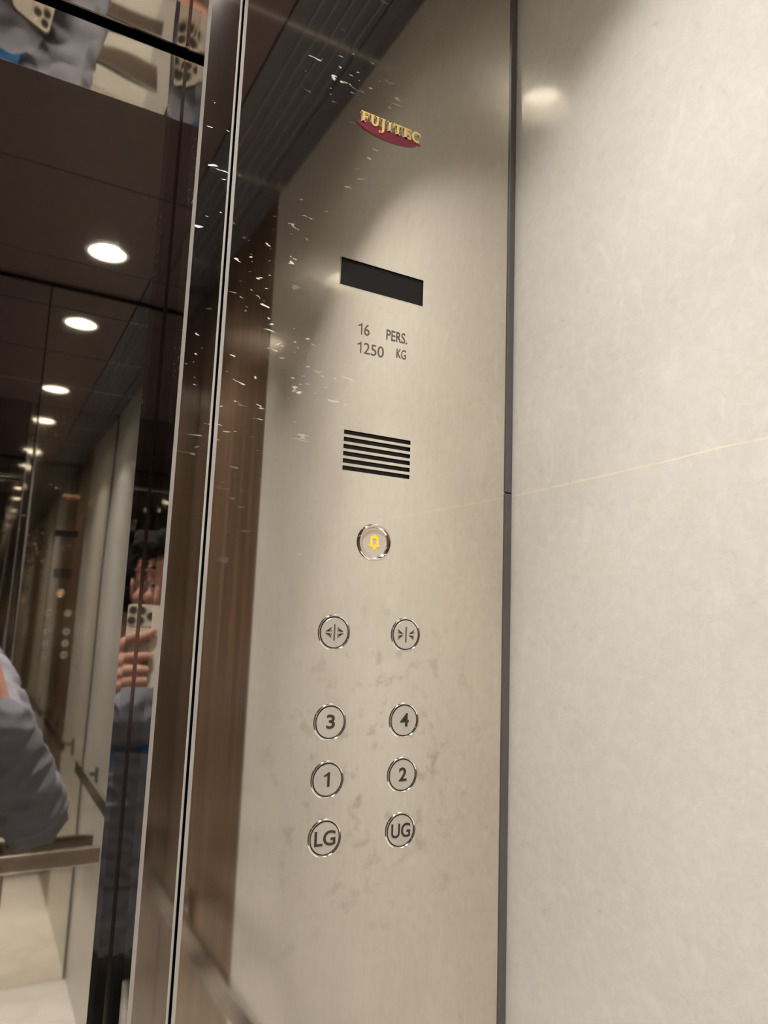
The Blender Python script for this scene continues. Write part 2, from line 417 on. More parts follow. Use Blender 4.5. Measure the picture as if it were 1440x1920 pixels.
for x, y, lab in lamp_pos:
    c = P(x, y, ZC)
    e = empty('downlight', c, lab, 'ceiling light', 'ceiling downlights')
    if not protoparts:
        I = Matrix.Identity(4)
        b1 = bmesh.new(); lathe(b1, [(0.0425, 0.002), (0.0425, -0.0005), (0.0445, -0.0025), (0.0505, -0.0022), (0.0525, -0.0003), (0.0445, 0.0), (0.0445, 0.002), (0.0425, 0.002)], I)
        b2 = bmesh.new(); lathe(b2, [(0.0425, 0.0), (0.040, 0.008), (0.035, 0.017), (0.029, 0.024), (0.0295, 0.0245), (0.0355, 0.0175), (0.0405, 0.0085), (0.0430, 0.0)], I)
        b3 = bmesh.new(); lathe(b3, [(0, 0.0225), (0.0285, 0.0225), (0.0285, 0.027), (0, 0.027)], I)
        for nme, b_, mt in (('trim_ring', b1, M['white']), ('reflector', b2, M['white']), ('lens', b3, M['bulb'])):
            o = link(nme, b_, mt, smooth=True); o.parent = e; protoparts[nme] = o
    else:
        for nme, o in protoparts.items():
            k = o.copy(); COL.objects.link(k); k.parent = e
    ld = bpy.data.lights.new('downlight_lamp', 'SPOT'); ld.energy = LAMP_POWER; ld.color = LAMP_COLOR
    ld.spot_size = math.radians(LAMP_CONE); ld.spot_blend = LAMP_BLEND; ld.shadow_soft_size = 0.02
    ld.use_nodes = True; ln_ = ld.node_tree; em = ln_.nodes['Emission']
    tc = ln_.nodes.new('ShaderNodeTexCoord'); sp = ln_.nodes.new('ShaderNodeSeparateXYZ'); ln_.links.new(tc.outputs['Normal'], sp.inputs[0])
    ab = ln_.nodes.new('ShaderNodeMath'); ab.operation = 'ABSOLUTE'; ln_.links.new(sp.outputs[2], ab.inputs[0])
    ln_.links.new(ramp(ln_, ab.outputs[0], LAMP_BEAM), em.inputs['Strength'])
    lo = bpy.data.objects.new('downlight_lamp', ld); COL.objects.link(lo); lo.parent = e; lo.location = (0, 0, 0.006)

# ------------------------------------------------------------------ button panel
cop = empty('control_panel', P(0.523, YF, ZF), 'tall brushed steel lift button panel with display, speaker slots and round buttons', 'lift control panel')
YP = YF * S - 0.0015     # front face of the panel
x0, x1 = 0.2695, 0.7755
# faceplate with real cut-outs for slots and display
cutters = bmesh.new()
slots = [0.2848 - i * (0.2848 - 0.2290) / 5 for i in range(6)]
for z in slots: dbox(cutters, (0.4680, YF - 0.02, z - 0.0034), (0.5860, YF + 0.02, z + 0.0034))
dbox(cutters, (0.4493, YF - 0.02, 0.5185), (0.6004, YF + 0.02, 0.5640))
bm = bmesh.new(); box(bm, (x0 * S, YP, H + ZF * S), (x1 * S, YP + 0.003, H + ZC * S))
es = [e for e in bm.edges if abs(e.verts[0].co.z - e.verts[1].co.z) > 1 and min(v.co.y for v in e.verts) < YP + 1e-4 and e.verts[0].co.x < 0.3]
bmesh.ops.bevel(bm, geom=es, offset=0.0024, segments=1, affect='EDGES')
fp = link('faceplate', bm, M['panel'], cop); fp.data.materials.append(M['edge'])
me = bpy.data.meshes.new('cut'); cutters.to_mesh(me); cutters.free(); co = bpy.data.objects.new('cut', me); COL.objects.link(co)
md = fp.modifiers.new('b', 'BOOLEAN'); md.object = co; md.operation = 'DIFFERENCE'; md.solver = 'EXACT'
bpy.context.view_layer.update()
nm = bpy.data.meshes.new_from_object(fp.evaluated_get(bpy.context.evaluated_depsgraph_get()))
fp.modifiers.clear(); fp.data = nm; nm.name = 'faceplate'; bpy.data.objects.remove(co)
for p in fp.data.polygons:
    p.material_index = 1 if (0.3 < abs(p.normal.x) < 0.95 and p.normal.y < -0.1) else 0
bm = bmesh.new(); box(bm, (0.447 * S, YP + 0.0012, H + 0.5165 * S), (0.603 * S, YP + 0.004, H + 0.566 * S), 0.0004, 1)
link('display', bm, M['glass'], cop, label='blank black display window')
bm = bmesh.new()
a, b_, c, d = 0.4493 * S, 0.6004 * S, H + 0.5185 * S, H + 0.5640 * S; t = 0.0007
for q in (((a - t, c - t), (a, d + t)), ((b_, c - t), (b_ + t, d + t)), ((a, c - t), (b_, c)), ((a, d), (b_, d + t))):
    box(bm, (q[0][0], YP - 0.0004, q[0][1]), (q[1][0], YP + 0.001, q[1][1]))
link('display_frame', bm, M['chrome'], cop)
link('speaker_grille', mb((0.460, YF + 0.0035, 0.222), (0.594, YF + 0.006, 0.292)), M['black'], cop, label='six dark speaker slots')

# capacity lettering
tx = lambda v: v * S
tz = lambda v: H + v * S
YT = YP - 0.0001
def one_and(rest, x_one, x_rest, z, h, wd):
    bm = text_bm(rest, h, 1.0, 0.004); xx = [v.co.x for v in bm.verts]; k = wd / (max(xx) - min(xx))
    for v in bm.verts: v.co = Vector((v.co.x * k + x_rest, v.co.y + YT, v.co.z + z))
    glyph_one(bm, x_one, z - h / 2, h, 0.0019 * S, 0.0068 * S, YT)
    link('capacity_lettering', bm, M['inkfaint'], cop)
one_and('6', tx(0.4912), tx(0.4995), tz(0.4545), 0.0190 * S, 0.0098 * S)
text_at('capacity_lettering', 'PERS.', tx(0.5540), tz(0.4555), 0.0178 * S, YT, M['inkfaint'], cop, weight=0.012, width=0.0385 * S)
one_and('250', tx(0.4910), tx(0.5132), tz(0.4240), 0.0185 * S, 0.0360 * S)
text_at('capacity_lettering', 'KG', tx(0.5632), tz(0.4282), 0.0160 * S, YT, M['inkfaint'], cop, weight=0.012, width=0.0175 * S)

# maker's badge
def serif_letter(ch, x, z, h, wd):
    """list of outlines for one serif capital; x = left edge, z = baseline"""
    t = 0.22 * h; th = 0.12 * h; sf = 0.12 * h; sh = 0.09 * h; R = []
    rect = lambda a, b, c, d: R.append([(x + a, z + b), (x + c, z + b), (x + c, z + d), (x + a, z + d)])
    def arc(cx, cz, rx, rz, tt, a0, a1, n=14):
        o = [(x + cx + rx * math.cos(a0 + (a1 - a0) * k / n), z + cz + rz * math.sin(a0 + (a1 - a0) * k / n)) for k in range(n + 1)]
        i = [(x + cx + (rx - tt) * math.cos(a0 + (a1 - a0) * k / n), z + cz + (rz - tt * 0.75) * math.sin(a0 + (a1 - a0) * k / n)) for k in range(n, -1, -1)]
        R.append(o + i)
    if ch in 'FE':
        rect(sf, 0, sf + t, h); rect(0, 0, sf + t + sf, sh); rect(0, h - sh, sf, h)
        rect(sf + t, h - th, wd, h); rect(wd - sh, h - th - sf * 1.2, wd, h - th)
        rect(sf + t, h * 0.47, wd * 0.72, h * 0.47 + th); rect(wd * 0.72, h * 0.47 - sf * .7, wd * 0.72 + sh, h * 0.47 + th + sf * .7)
        if ch == 'E': rect(sf + t, 0, wd, th); rect(wd - sh, th, wd, th + sf * 1.3)
    if ch == 'U':
        rect(sf, h * 0.36, sf + t, h); rect(0, h - sh, sf, h); rect(sf + t, h - sh, 2 * sf + t, h)
        rect(wd - sf - t * 0.75, h * 0.36, wd - sf, h); rect(wd - sf, h - sh, wd, h); rect(wd - 2 * sf - t * .75, h - sh, wd - sf - t * .75, h)
        arc(wd / 2, h * 0.36, wd / 2 - sf, h * 0.38, t, PI, 2 * PI)
    if ch == 'J':
        m_ = wd * 0.28
        rect(m_, -0.1 * h, m_ + t, h); rect(m_ - sf, h - sh, m_, h); rect(m_ + t, h - sh, m_ + t + sf, h)
        arc(m_ + t - 0.42 * h, -0.1 * h, 0.42 * h, 0.36 * h, t, 1.5 * PI, 2 * PI, 8)
        arc(m_ + t - 0.42 * h, -0.36 * h, 0.13 * h, 0.13 * h, 0.129 * h, 0, 2 * PI, 12)
    if ch == 'I':
        rect(sf, 0, sf + t, h); rect(0, 0, 2 * sf + t, sh); rect(0, h - sh, 2 * sf + t, h)
    if ch == 'T':
        m_ = wd / 2 - t / 2
        rect(m_, 0, m_ + t, h - th); rect(m_ - sf, 0, m_ + t + sf, sh); rect(0, h - th, wd, h)
        rect(0, h - th - sf * 1.4, sh, h - th); rect(wd - sh, h - th - sf * 1.4, wd, h - th)
    if ch == 'C':
        arc(wd * 0.52, h / 2, wd * 0.52, h * 0.53, t, 0.26 * PI, 1.74 * PI, 26)
        rect(wd * 0.86, h * 0.66, wd * 0.86 + sh, h * 0.95)
    return R
YB = YP - 0.0014
bm = bmesh.new()
pts = []
for k in range(0, 25):       # lower edge of the crescent
    u = k / 24; pts.append((tx(0.4640 + 0.1215 * u), tz(0.8045 - 0.0150 * math.sin(PI * min(1, u * 1.02 + 0.02)) ** 0.55 + (0.001 if u < .1 else 0) - 0.002 * u)))
pts += [(tx(0.5862), tz(0.8040)), (tx(0.560), tz(0.8065)), (tx(0.525), tz(0.8085)), (tx(0.485), tz(0.8100)), (tx(0.470), tz(0.8085))]
poly(bm, pts, YP - 0.0011, YP + 0.0002)
badge = link('brand_badge', bm, M['maroon'], cop, label='small maroon crescent badge with gold capitals')
bm = bmesh.new(); bm2 = bmesh.new()
hL = 0.0185 * S; widths = {'F': .80, 'U': .98, 'J': .62, 'I': .52, 'T': .95, 'E': .84, 'C': .95}
word = 'FUJITEC'; tot = sum(widths[c] for c in word) + 0.09 * 6; k = 0.1135 / tot * S
x = tx(0.4715)
for c in word:
    for o in serif_letter(c, x, tz(0.8055), hL, widths[c] * k): poly(bm, o, YP - 0.0018, YP - 0.0008)
    for o in serif_letter(c, x + 0.0003, tz(0.8055) - 0.0002, hL, widths[c] * k): poly(bm2, [(px + 0.0002, pz) for px, pz in o], YP - 0.0010, YP - 0.0001)
    x += (widths[c] + 0.09) * k
let = link('lettering', bm, M['gold'], badge, label='gold serif capitals')
link('lettering_backing', bm2, M['chrome'], badge)

# buttons
def ring_prof(ro, ri, out, deep):
    return [(ro, 0.0), (ro - 0.0003, out * 0.8), (ro - 0.0011, out), (ri + 0.0009, out * 0.92), (ri + 0.0001, out * 0.35), (ri, -deep), (ri + 0.0015, -deep)]
ROT = lambda x, z: Matrix.Translation((tx(x), YP, tz(z))) @ Matrix.Rotation(PI / 2, 4, 'X')   # local z -> towards the viewer (-Y)
def button(x, z, r=0.0262, deep=0.0006, out=0.0012, facez=0.0006, lab=None, ri=None):
    ri = ri or r - 0.0034
    bm = bmesh.new(); lathe(bm, [(0, facez), (ri * S - 0.0011, facez), (ri * S - 0.0006, facez - 0.0004), (ri * S - 0.0006, -0.0008)], ROT(x, z), 56)
    b_ = link('push_button', bm, M['button'], cop, smooth=False, label=lab)
    bm = bmesh.new(); lathe(bm, ring_prof(r * S, ri * S, out, deep), ROT(x, z), 64)
    link('ring', bm, M['chrome'], b_, smooth=True)
    bm = bmesh.new(); lathe(bm, [(ri * S - 0.0008, 0.0002), (ri * S + 0.0003, 0.0002)], ROT(x, z), 64)
    link('gap', bm, M['black'], b_)
    return b_
cl, cr_ = 0.4670, 0.5903
for x, z, t_, wd in ((cl, -0.1455, '3', 0.0135), (cr_, -0.1465, '4', 0.0150), (cl, -0.2250, '1', 0.0105), (cr_, -0.2258, '2', 0.0135)):
    b_ = button(x, z, lab='round button marked ' + t_)
    if t_ == '1':
        bm = bmesh.new(); glyph_one(bm, tx(x + 0.0032), tz(z - 0.0095), 0.0200 * S, 0.0038 * S, 0.0092 * S, YP - 0.0007); link('numeral', bm, M['ink'], b_); continue
    text_at('numeral', t_, tx(x + 0.0005), tz(z + 0.0008), 0.0200 * S, YP - 0.0007, M['ink'], b_, weight=0.022, width=wd * S)
for x, z, t_ in ((cl, -0.3040, 'LG'), (cr_, -0.3052, 'UG')):
    b_ = button(x, z, lab='round button marked ' + t_)
    text_at('lettering', t_, tx(x), tz(z), 0.0205 * S, YP - 0.0007, M['ink'], b_, weight=0.016, width=0.0325 * S)
def arrows(x, z, outward):
    bm = bmesh.new(); X, Z = tx(x), tz(z); y0, y1 = YP - 0.0009, YP - 0.0005
    q = lambda L_: poly(bm, [(X + a * S, Z + b * S) for a, b in L_], y0, y1)
    q([(-0.0011, -0.0118), (0.0011, -0.0118), (0.0011, 0.0118), (-0.0011, 0.0118)])
    for s in (-1, 1):
        for v in (-1, 1):
            if outward: tip, base = 0.0150, 0.0045
            else: tip, base = 0.0045, 0.0145
            tri = [(s * tip, v * 0.0010), (s * base, v * 0.0010), (s * base, v * 0.0082)]
            midx = base + (tip - base) * 0.30
            q([tri[0], (s * base, v * 0.0082), (s * (base + (tip - base) * 0.18), v * 0.0026)])
            q([tri[0], (s * midx, v * 0.0012), (s * midx, v * 0.0040)])
            q([(s * base, v * 0.0014), (s * (base + (tip - base) * 0.14), v * 0.0014), (s * base, v * 0.0042)])
    return bm
b_ = button(cl, -0.0178, lab='door open button'); link('arrow_symbol', arrows(cl, -0.0178, True), M['inkfaint'], b_)
b_ = button(0.5885, -0.0180, lab='door close button'); link('arrow_symbol', arrows(0.5885, -0.0180, False), M['inkfaint'], b_)
# alarm button: deep bright collar, lit bell
ax, az = 0.5272, 0.1196
bm = bmesh.new(); lathe(bm, [(0, 0.0004), (0.0205 * S, 0.0004), (0.0208 * S, -0.0008)], ROT(ax, az), 56)
b_ = link('push_button', bm, M['button'], cop, label='alarm button with lit orange bell')
bm = bmesh.new(); lathe(bm, [(0.0288 * S, 0.0), (0.0286 * S, 0.0016), (0.0276 * S, 0.0028), (0.0262 * S, 0.0030), (0.0240 * S, 0.0022), (0.0220 * S, 0.0006), (0.0212 * S, -0.0006)], ROT(ax, az), 72)
link('ring', bm, M['chrome'], b_, smooth=True)
bm = bmesh.new(); X, Z = tx(ax + 0.0002), tz(az); y0, y1 = YP - 0.0008, YP - 0.0003
q = lambda L_: poly(bm, [(X + a * S, Z + b * S) for a, b in L_], y0, y1)
q([(-0.0068, 0.0070), (-0.0046, 0.0096), (0.0046, 0.0096), (0.0068, 0.0070), (0.0040, 0.0062), (-0.0040, 0.0062)])
q([(-0.0068, 0.0068), (-0.0036, 0.0060), (-0.0036, -0.0040), (-0.0068, -0.0040)])
q([(0.0068, 0.0068), (0.0036, 0.0060), (0.0036, -0.0040), (0.0068, -0.0040)])
q([(-0.0104, -0.0048), (-0.0068, -0.0040), (0.0068, -0.0040), (0.0104, -0.0048), (0.0060, -0.0066), (-0.0060, -0.0066)])
q([(-0.0040, -0.0068), (0.0040, -0.0068), (0.0, -0.0120)])
q([(-0.0016, 0.0100), (0.0016, 0.0100), (0.0016, 0.0116), (-0.0016, 0.0116)])
link('bell_symbol', bm, M['bell'], b_, label='glowing orange bell')

# ------------------------------------------------------------------ handrails
def rail(axis, a0, a1, wall, z, label, brks):
    """flat bar rail; axis 'Y' along the side wall, 'X' along the rear wall"""
    mid = (a0 + a1) / 2
    e = empty('handrail', P(wall, mid, z) if axis == 'Y' else P(mid, wall, z), label, 'handrail', 'flat bar handrails')
    hh, th, off = 0.032, 0.020, 0.085
    s = -1 if axis == 'Y' else 1
    bm = bmesh.new()
    if axis == 'Y': dbox(bm, (wall + s * (off + th), a0, z - hh), (wall + s * off, a1, z + hh), 0.003, 2)
    else: dbox(bm, (a0, wall + off, z - hh), (a1, wall + off + th, z + hh), 0.003, 2)
    link('bar', bm, M['rail'], e)
    for zz in (z - hh, z + hh):  # added chrome strips stand in for the highlights on the bar edges
        if axis == 'Y': b2 = mb((wall + s * (off + th + 0.002), a0, zz - 0.003), (wall + s * off, a1, zz + 0.003), 0.0006, 1)
        else: b2 = mb((a0, wall + off, zz - 0.003), (a1, wall + off + th + 0.002, zz + 0.003), 0.0006, 1)
        link('edge_highlight', b2, M['chrome'], e, label='added bright strip for the highlight on the bar edge')
    for q_ in brks:
        bm = bmesh.new()
        if axis == 'Y':
            dbox(bm, (wall, q_ - 0.018, z - 0.03), (wall - off, q_ + 0.018, z - 0.006), 0.0015, 1)
            dbox(bm, (wall, q_ - 0.03, z - 0.10), (wall - 0.012, q_ + 0.03, z + 0.02), 0.001, 1)
        else:
            dbox(bm, (q_ - 0.018, wall, z - 0.03), (q_ + 0.018, wall + off, z - 0.006), 0.0015, 1)
            dbox(bm, (q_ - 0.018, wall + 0.05, z - 0.17), (q_ + 0.018, wall + 0.075, z - 0.006), 0.0015, 1)
        link('bracket', bm, M['rail'], e)
rail('Y', -1.02, 0.62, XW, -0.99, 'flat bronze steel handrail on the beige side wall, mirrored low in the button panel', (-0.8, 0.4))
rail('X', XL + 0.2, 0.56, YR, -0.995, 'flat bronze steel handrail across the mirrored rear wall', (-1.6, -0.69, 0.20))

# ------------------------------------------------------------------ phone (behind the lens it photographs with)
def cf(a, b, c): return ORG + CR * a + CU * b + CF * c      # metres: right, up, forward of the lens
CM = Matrix(((CR.x, CU.x, CF.x, ORG.x), (CR.y, CU.y, CF.y, ORG.y), (CR.z, CU.z, CF.z, ORG.z), (0, 0, 0, 1)))
def rrect(w_, h_, r, n=8):
    o = []
    for cx, cy, a0 in ((w_ / 2 - r, h_ / 2 - r, 0), (-w_ / 2 + r, h_ / 2 - r, PI / 2), (-w_ / 2 + r, -h_ / 2 + r, PI), (w_ / 2 - r, -h_ / 2 + r, 1.5 * PI)):
        for k in range(n + 1): o.append((cx + r * math.cos(a0 + PI / 2 * k / n), cy + r * math.sin(a0 + PI / 2 * k / n)))
    return o
def slab(bm, outline, cx, cy, z0, z1, mat4):
    A = [bm.verts.new(mat4 @ Vector((x + cx, y + cy, z0))) for x, y in outline]; B = [bm.verts.new(mat4 @ Vector((x + cx, y + cy, z1))) for x, y in outline]
    bm.faces.new(A); bm.faces.new(B[::-1])
    for i in range(len(A)): bm.faces.new((A[i], A[(i + 1) % len(A)], B[(i + 1) % len(A)], B[i]))
ph = empty('smartphone', cf(-0.018, -0.056, -0.008), 'pale champagne smartphone with triple rear camera held up in one hand', 'phone')
pcx, pcy = -0.018, -0.056
bm = bmesh.new(); slab(bm, rrect(0.0715, 0.1465, 0.011), pcx, pcy, -0.0122, -0.0052, CM); link('band', bm, M['phonemetal'], ph)
bm = bmesh.new(); slab(bm, rrect(0.0695, 0.1445, 0.0105), pcx, pcy, -0.0054, -0.0048, CM); link('back_cover', bm, M['phone'], ph)
bm = bmesh.new(); slab(bm, rrect(0.0690, 0.1440, 0.0105), pcx, pcy, -0.0128, -0.0121, CM); link('screen', bm, M['screen'], ph)
bm = bmesh.new(); slab(bm, rrect(0.037, 0.038, 0.009), -0.0035, -0.004, -0.0050, -0.0036, CM); link('camera_island', bm, M['phone'], ph)
for a, b__ in ((0.0045, 0.0050), (0.0045, -0.0135), (-0.0125, -0.0042)):
    mt = CM @ Matrix.Translation((a, b__, -0.0036))
    bm = bmesh.new(); lathe(bm, [(0.0078, 0), (0.0078, 0.0017), (0.0070, 0.0019), (0.0062, 0.0012), (0.0062, 0.0)], mt, 32)
    lr = link('lens_ring', bm, M['phonemetal'], ph, smooth=True)
    bm = bmesh.new(); lathe(bm, [(0, 0.0011), (0.0063, 0.0011), (0.0063, 0.0)], mt, 32); link('lens_glass', bm, M['lens'], lr)
mt = CM @ Matrix.Translation((-0.0130, 0.0090, -0.0038)); bm = bmesh.new(); lathe(bm, [(0, 0.0004), (0.0028, 0.0004), (0.003, 0)], mt, 24); link('flash', bm, M['white'], ph)

# ------------------------------------------------------------------ person
# body frame: faces along the camera's heading
hd = Vector((CF.x, CF.y, 0)).normalized(); rt = Vector((hd.y, -hd.x, 0)); UP = Vector((0, 0, 1))
BC = Vector((-0.115, -0.400, 0))
def B(a, f, z): return BC + rt * a + hd * f + UP * (H + z)
def cone(bm, p0, r0, p1, r1, n=16, cap=True):
    """tapered capsule"""
    d = p1 - p0; L = d.length
    if L < 1e-6: return
    q_ = d.to_track_quat('Z', 'Y').to_matrix().to_4x4(); mt = Matrix.Translation(p0) @ q_
    prof = [(0, -r0)] + [(r0 * math.cos(a), r0 * math.sin(a)) for a in (-1.1, -0.55)] + [(r0, 0)]
    prof += [(r1, L)] + [(r1 * math.cos(a), L + r1 * math.sin(a)) for a in (0.55, 1.1)] + [(0, L + r1)]
    lathe(bm, prof, mt, n)
def chain(bm, pts, n=16):
    for (p0, r0), (p1, r1) in zip(pts, pts[1:]): cone(bm, Vector(p0), r0, Vector(p1), r1, n)
def ell(bm, c, rx, rf, rz, rot=None, seg=28):
    mt = Matrix.Translation(c) @ Matrix(((rt.x, hd.x, 0, 0), (rt.y, hd.y, 0, 0), (0, 0, 1, 0), (0, 0, 0, 1)))
    if rot is not None: mt = mt @ rot
    bmesh.ops.create_uvsphere(bm, u_segments=seg, v_segments=seg // 2, radius=1.0, matrix=mt @ Matrix.Diagonal((rx, rf, rz, 1)))
def fuse(name, bm, voxel, mat, parent=None, smooth_it=4, fold=0.0, fscale=14.0):
    """grow one continuous surface out of overlapping volumes"""
    bmesh.ops.recalc_face_normals(bm, faces=bm.faces)
    me = bpy.data.meshes.new(name); bm.to_mesh(me); bm.free()
    o = bpy.data.objects.new(name, me); COL.objects.link(o)
    r = o.modifiers.new('r', 'REMESH'); r.mode = 'VOXEL'; r.voxel_size = voxel; r.use_smooth_shade = True
    s_ = o.modifiers.new('s', 'SMOOTH'); s_.iterations = smooth_it; s_.factor = 0.5
    bpy.context.view_layer.update()
    nm = bpy.data.meshes.new_from_object(o.evaluated_get(bpy.context.evaluated_depsgraph_get()))
    o.modifiers.clear(); o.data = nm; nm.name = name; nm.materials.clear(); nm.materials.append(mat)
    if fold:
        ns = [v.normal.copy() for v in nm.vertices]
        for v, n_ in zip(nm.vertices, ns):
            p = v.co * fscale
            k = 1 - abs(noise.noise(Vector((p.x, p.y, p.z * 1.6)))) * 2.2
            v.co += n_ * fold * k
    for p in nm.polygons: p.use_smooth = True
    if parent is not None: adopt(o, parent)
    return o

HC = B(-0.040, 0.035, 0.062)         # head centre (eye level is a touch above)
def hp(a, f, z): return HC + rt * a + hd * f + UP * z
SHR, SHL = B(0.175, -0.02, -0.165), B(-0.185, 0.0, -0.165)
ELR = Vector((0.135, -0.170, H - 0.375)); WRR = cf(0.050, -0.188, -0.012)
ELL = B(-0.235, 0.02, -0.46); WRL = B(-0.225, 0.13, -0.70)
bm = bmesh.new()
# skull, jaw, face
ell(bm, hp(0, -0.012, 0.035), 0.074, 0.092, 0.092)
ell(bm, hp(0, 0.012, -0.030), 0.062, 0.070, 0.078)
ell(bm, hp(0, 0.030, -0.078), 0.040, 0.046, 0.036)
ell(bm, hp(0, 0.070, -0.098), 0.018, 0.014, 0.014)
for s in (-1, 1):
    ell(bm, hp(s * 0.036, 0.052, -0.030), 0.022, 0.024, 0.022)      # cheek
    ell(bm, hp(s * 0.030, 0.072, 0.032), 0.024, 0.010, 0.008)       # brow
    chain(bm, [(hp(s * 0.014, 0.074, 0.006), 0.006), (hp(s * 0.044, 0.066, 0.008), 0.005)], 10)  # upper lid
    ell(bm, hp(s * 0.076, -0.008, -0.008), 0.007, 0.016, 0.030)     # ear
    ell(bm, hp(s * 0.080, -0.014, 0.006), 0.008, 0.014, 0.016)
    ell(bm, hp(s * 0.011, 0.088, -0.036), 0.008, 0.009, 0.007)      # nostril
chain(bm, [(hp(0, 0.076, 0.018), 0.008), (hp(0, 0.094, -0.016), 0.009), (hp(0, 0.100, -0.034), 0.011)], 12)
ell(bm, hp(0, 0.084, -0.062), 0.022, 0.010, 0.007); ell(bm, hp(0, 0.082, -0.074), 0.019, 0.010, 0.008)
chain(bm, [(hp(0, -0.018, -0.04), 0.058), (B(0.005, -0.01, -0.10), 0.056), (B(0, -0.015, -0.16), 0.072)])
# shoulders, chest, hips
chain(bm, [(SHR, 0.052), (B(0.06, -0.01, -0.15), 0.07), (B(-0.06, -0.005, -0.15), 0.07), (SHL, 0.052)])
ell(bm, B(0, 0, -0.30), 0.155, 0.095, 0.19); ell(bm, B(0, 0, -0.50), 0.145, 0.095, 0.16)
# arms
chain(bm, [(SHR, 0.048), (ELR, 0.036)]); chain(bm, [(ELR, 0.036), (ELR.lerp(WRR, 0.35), 0.036), (WRR, 0.025)])
chain(bm, [(SHL, 0.048), (ELL, 0.036)]); chain(bm, [(ELL, 0.036), (ELL.lerp(WRL, 0.35), 0.036), (WRL, 0.025)])
# right hand round the phone: palm beside its edge, fingers across its back, thumb on the screen side
mmp = lambda a, b, c: cf(a / 1000, b / 1000, c / 1000)
palm = [((30, -82, -1), 13), ((33, -104, -3), 14), ((31, -128, -5), 13.5)]
for (p_, r_) in palm: chain(bm, [(WRR, 0.024), (mmp(46, -150, -12), 0.019), (mmp(*p_), r_ / 1000)], 14)
for (p_, r_), (q2, r2) in zip(palm, palm[1:]): chain(bm, [(mmp(*p_), r_ / 1000), (mmp(*q2), r2 / 1000)], 14)
fingers = [[(28, -74, 2, 11.5), (16, -56, 9, 10.4), (-4, -45, 8, 9.6), (-21, -37, 6, 8.8), (-34, -32, 4.2, 7.8)],
           [(32, -98, 0, 11.5), (20, -90, 10, 10.6), (-2, -80, 9, 9.8), (-20, -76, 6.5, 9.0), (-34, -76, 4.2, 8.0)],
           [(33, -117, -2, 11.5), (20, -112, 9, 10.4), (-2, -103, 9, 9.6), (-19, -100, 6.2, 8.8), (-32, -100, 4.2, 7.8)],
           [(31, -134, -3, 11.2), (19, -131, 7, 10.0), (0, -124, 7, 9.2), (-16, -120, 5.4, 8.4), (-28, -119, 4, 7.4)]]
for fg in fingers: chain(bm, [(mmp(a, b_, c), r / 1000) for a, b_, c, r in fg], 14)
chain(bm, [(mmp(44, -142, -16), 0.015), (mmp(34, -112, -27), 0.0125), (mmp(18, -86, -27), 0.0105), (mmp(4, -66, -22), 0.0085)], 14)
# left hand, hanging relaxed
dl = (WRL - ELL).normalized()
for k in range(4):
    side = rt * 0.0; fo = hd * (0.030 - 0.020 * k)
    kn = WRL + dl * 0.085 + fo; chain(bm, [(WRL, 0.024), (kn, 0.011)], 12)
    L_ = (0.078, 0.088, 0.080, 0.062)[k]
    chain(bm, [(kn, 0.0105), (kn + dl * L_ * 0.45 + rt * 0.006, 0.009), (kn + dl * L_ * 0.78 + rt * 0.020, 0.008), (kn + dl * L_ * 0.95 + rt * 0.034, 0.007)], 12)
chain(bm, [(WRL + dl * 0.02 + hd * 0.015, 0.015), (WRL + dl * 0.055 + hd * 0.045 + rt * 0.01, 0.011), (WRL + dl * 0.09 + hd * 0.055 + rt * 0.02, 0.009)], 12)
person = fuse('person', bm, 0.0032, M['skin'], None, 5)
tag(person, 'person in grey jacket and blue shirt holding up a phone, mirrored in the doors', 'person')
# eyes and brows
for s in (-1, 1):
    bm = bmesh.new(); ell(bm, hp(s * 0.030, 0.064, 0.010 - 0.010), 0.0125, 0.0125, 0.0115); ey = link('eye', bm, M['eye'], person, smooth=True)
    bm = bmesh.new(); ell(bm, hp(s * 0.030, 0.0745, -0.001), 0.0055, 0.0030, 0.0055); link('iris', bm, M['iris'], ey, smooth=True)
    bm = bmesh.new(); chain(bm, [(hp(s * 0.014, 0.0815, 0.034), 0.0028), (hp(s * 0.032, 0.079, 0.039), 0.0032), (hp(s * 0.050, 0.068, 0.034), 0.0018)], 8); link('eyebrow', bm, M['hair'], person, smooth=True)
bm = bmesh.new(); ell(bm, hp(0, 0.0885, -0.062), 0.021, 0.0075, 0.0045); ell(bm, hp(0, 0.0865, -0.072), 0.018, 0.0075, 0.005)
link('lips', bm, M['lip'], person, smooth=True)
# hair: short cap with a fringe
bm = bmesh.new()
ell(bm, hp(0, -0.024, 0.052), 0.082, 0.094, 0.088); ell(bm, hp(0, 0.040, 0.098), 0.062, 0.048, 0.030); ell(bm, hp(0, -0.060, 0.000), 0.070, 0.055, 0.070)
for s in (-1, 1): ell(bm, hp(s * 0.064, 0.006, 0.050), 0.018, 0.042, 0.040)
for k in range(26):
    a = random.uniform(-0.055, 0.055)
    chain(bm, [(hp(a, 0.060, 0.112), 0.010), (hp(a * 1.1 + 0.006, 0.084, 0.086), 0.007), (hp(a * 1.15 + 0.010, 0.086, 0.066 + random.uniform(-.008, .006)), 0.003)], 8)
hair = fuse('hair', bm, 0.0035, M['hair'], person, 2, 0.003, 60)
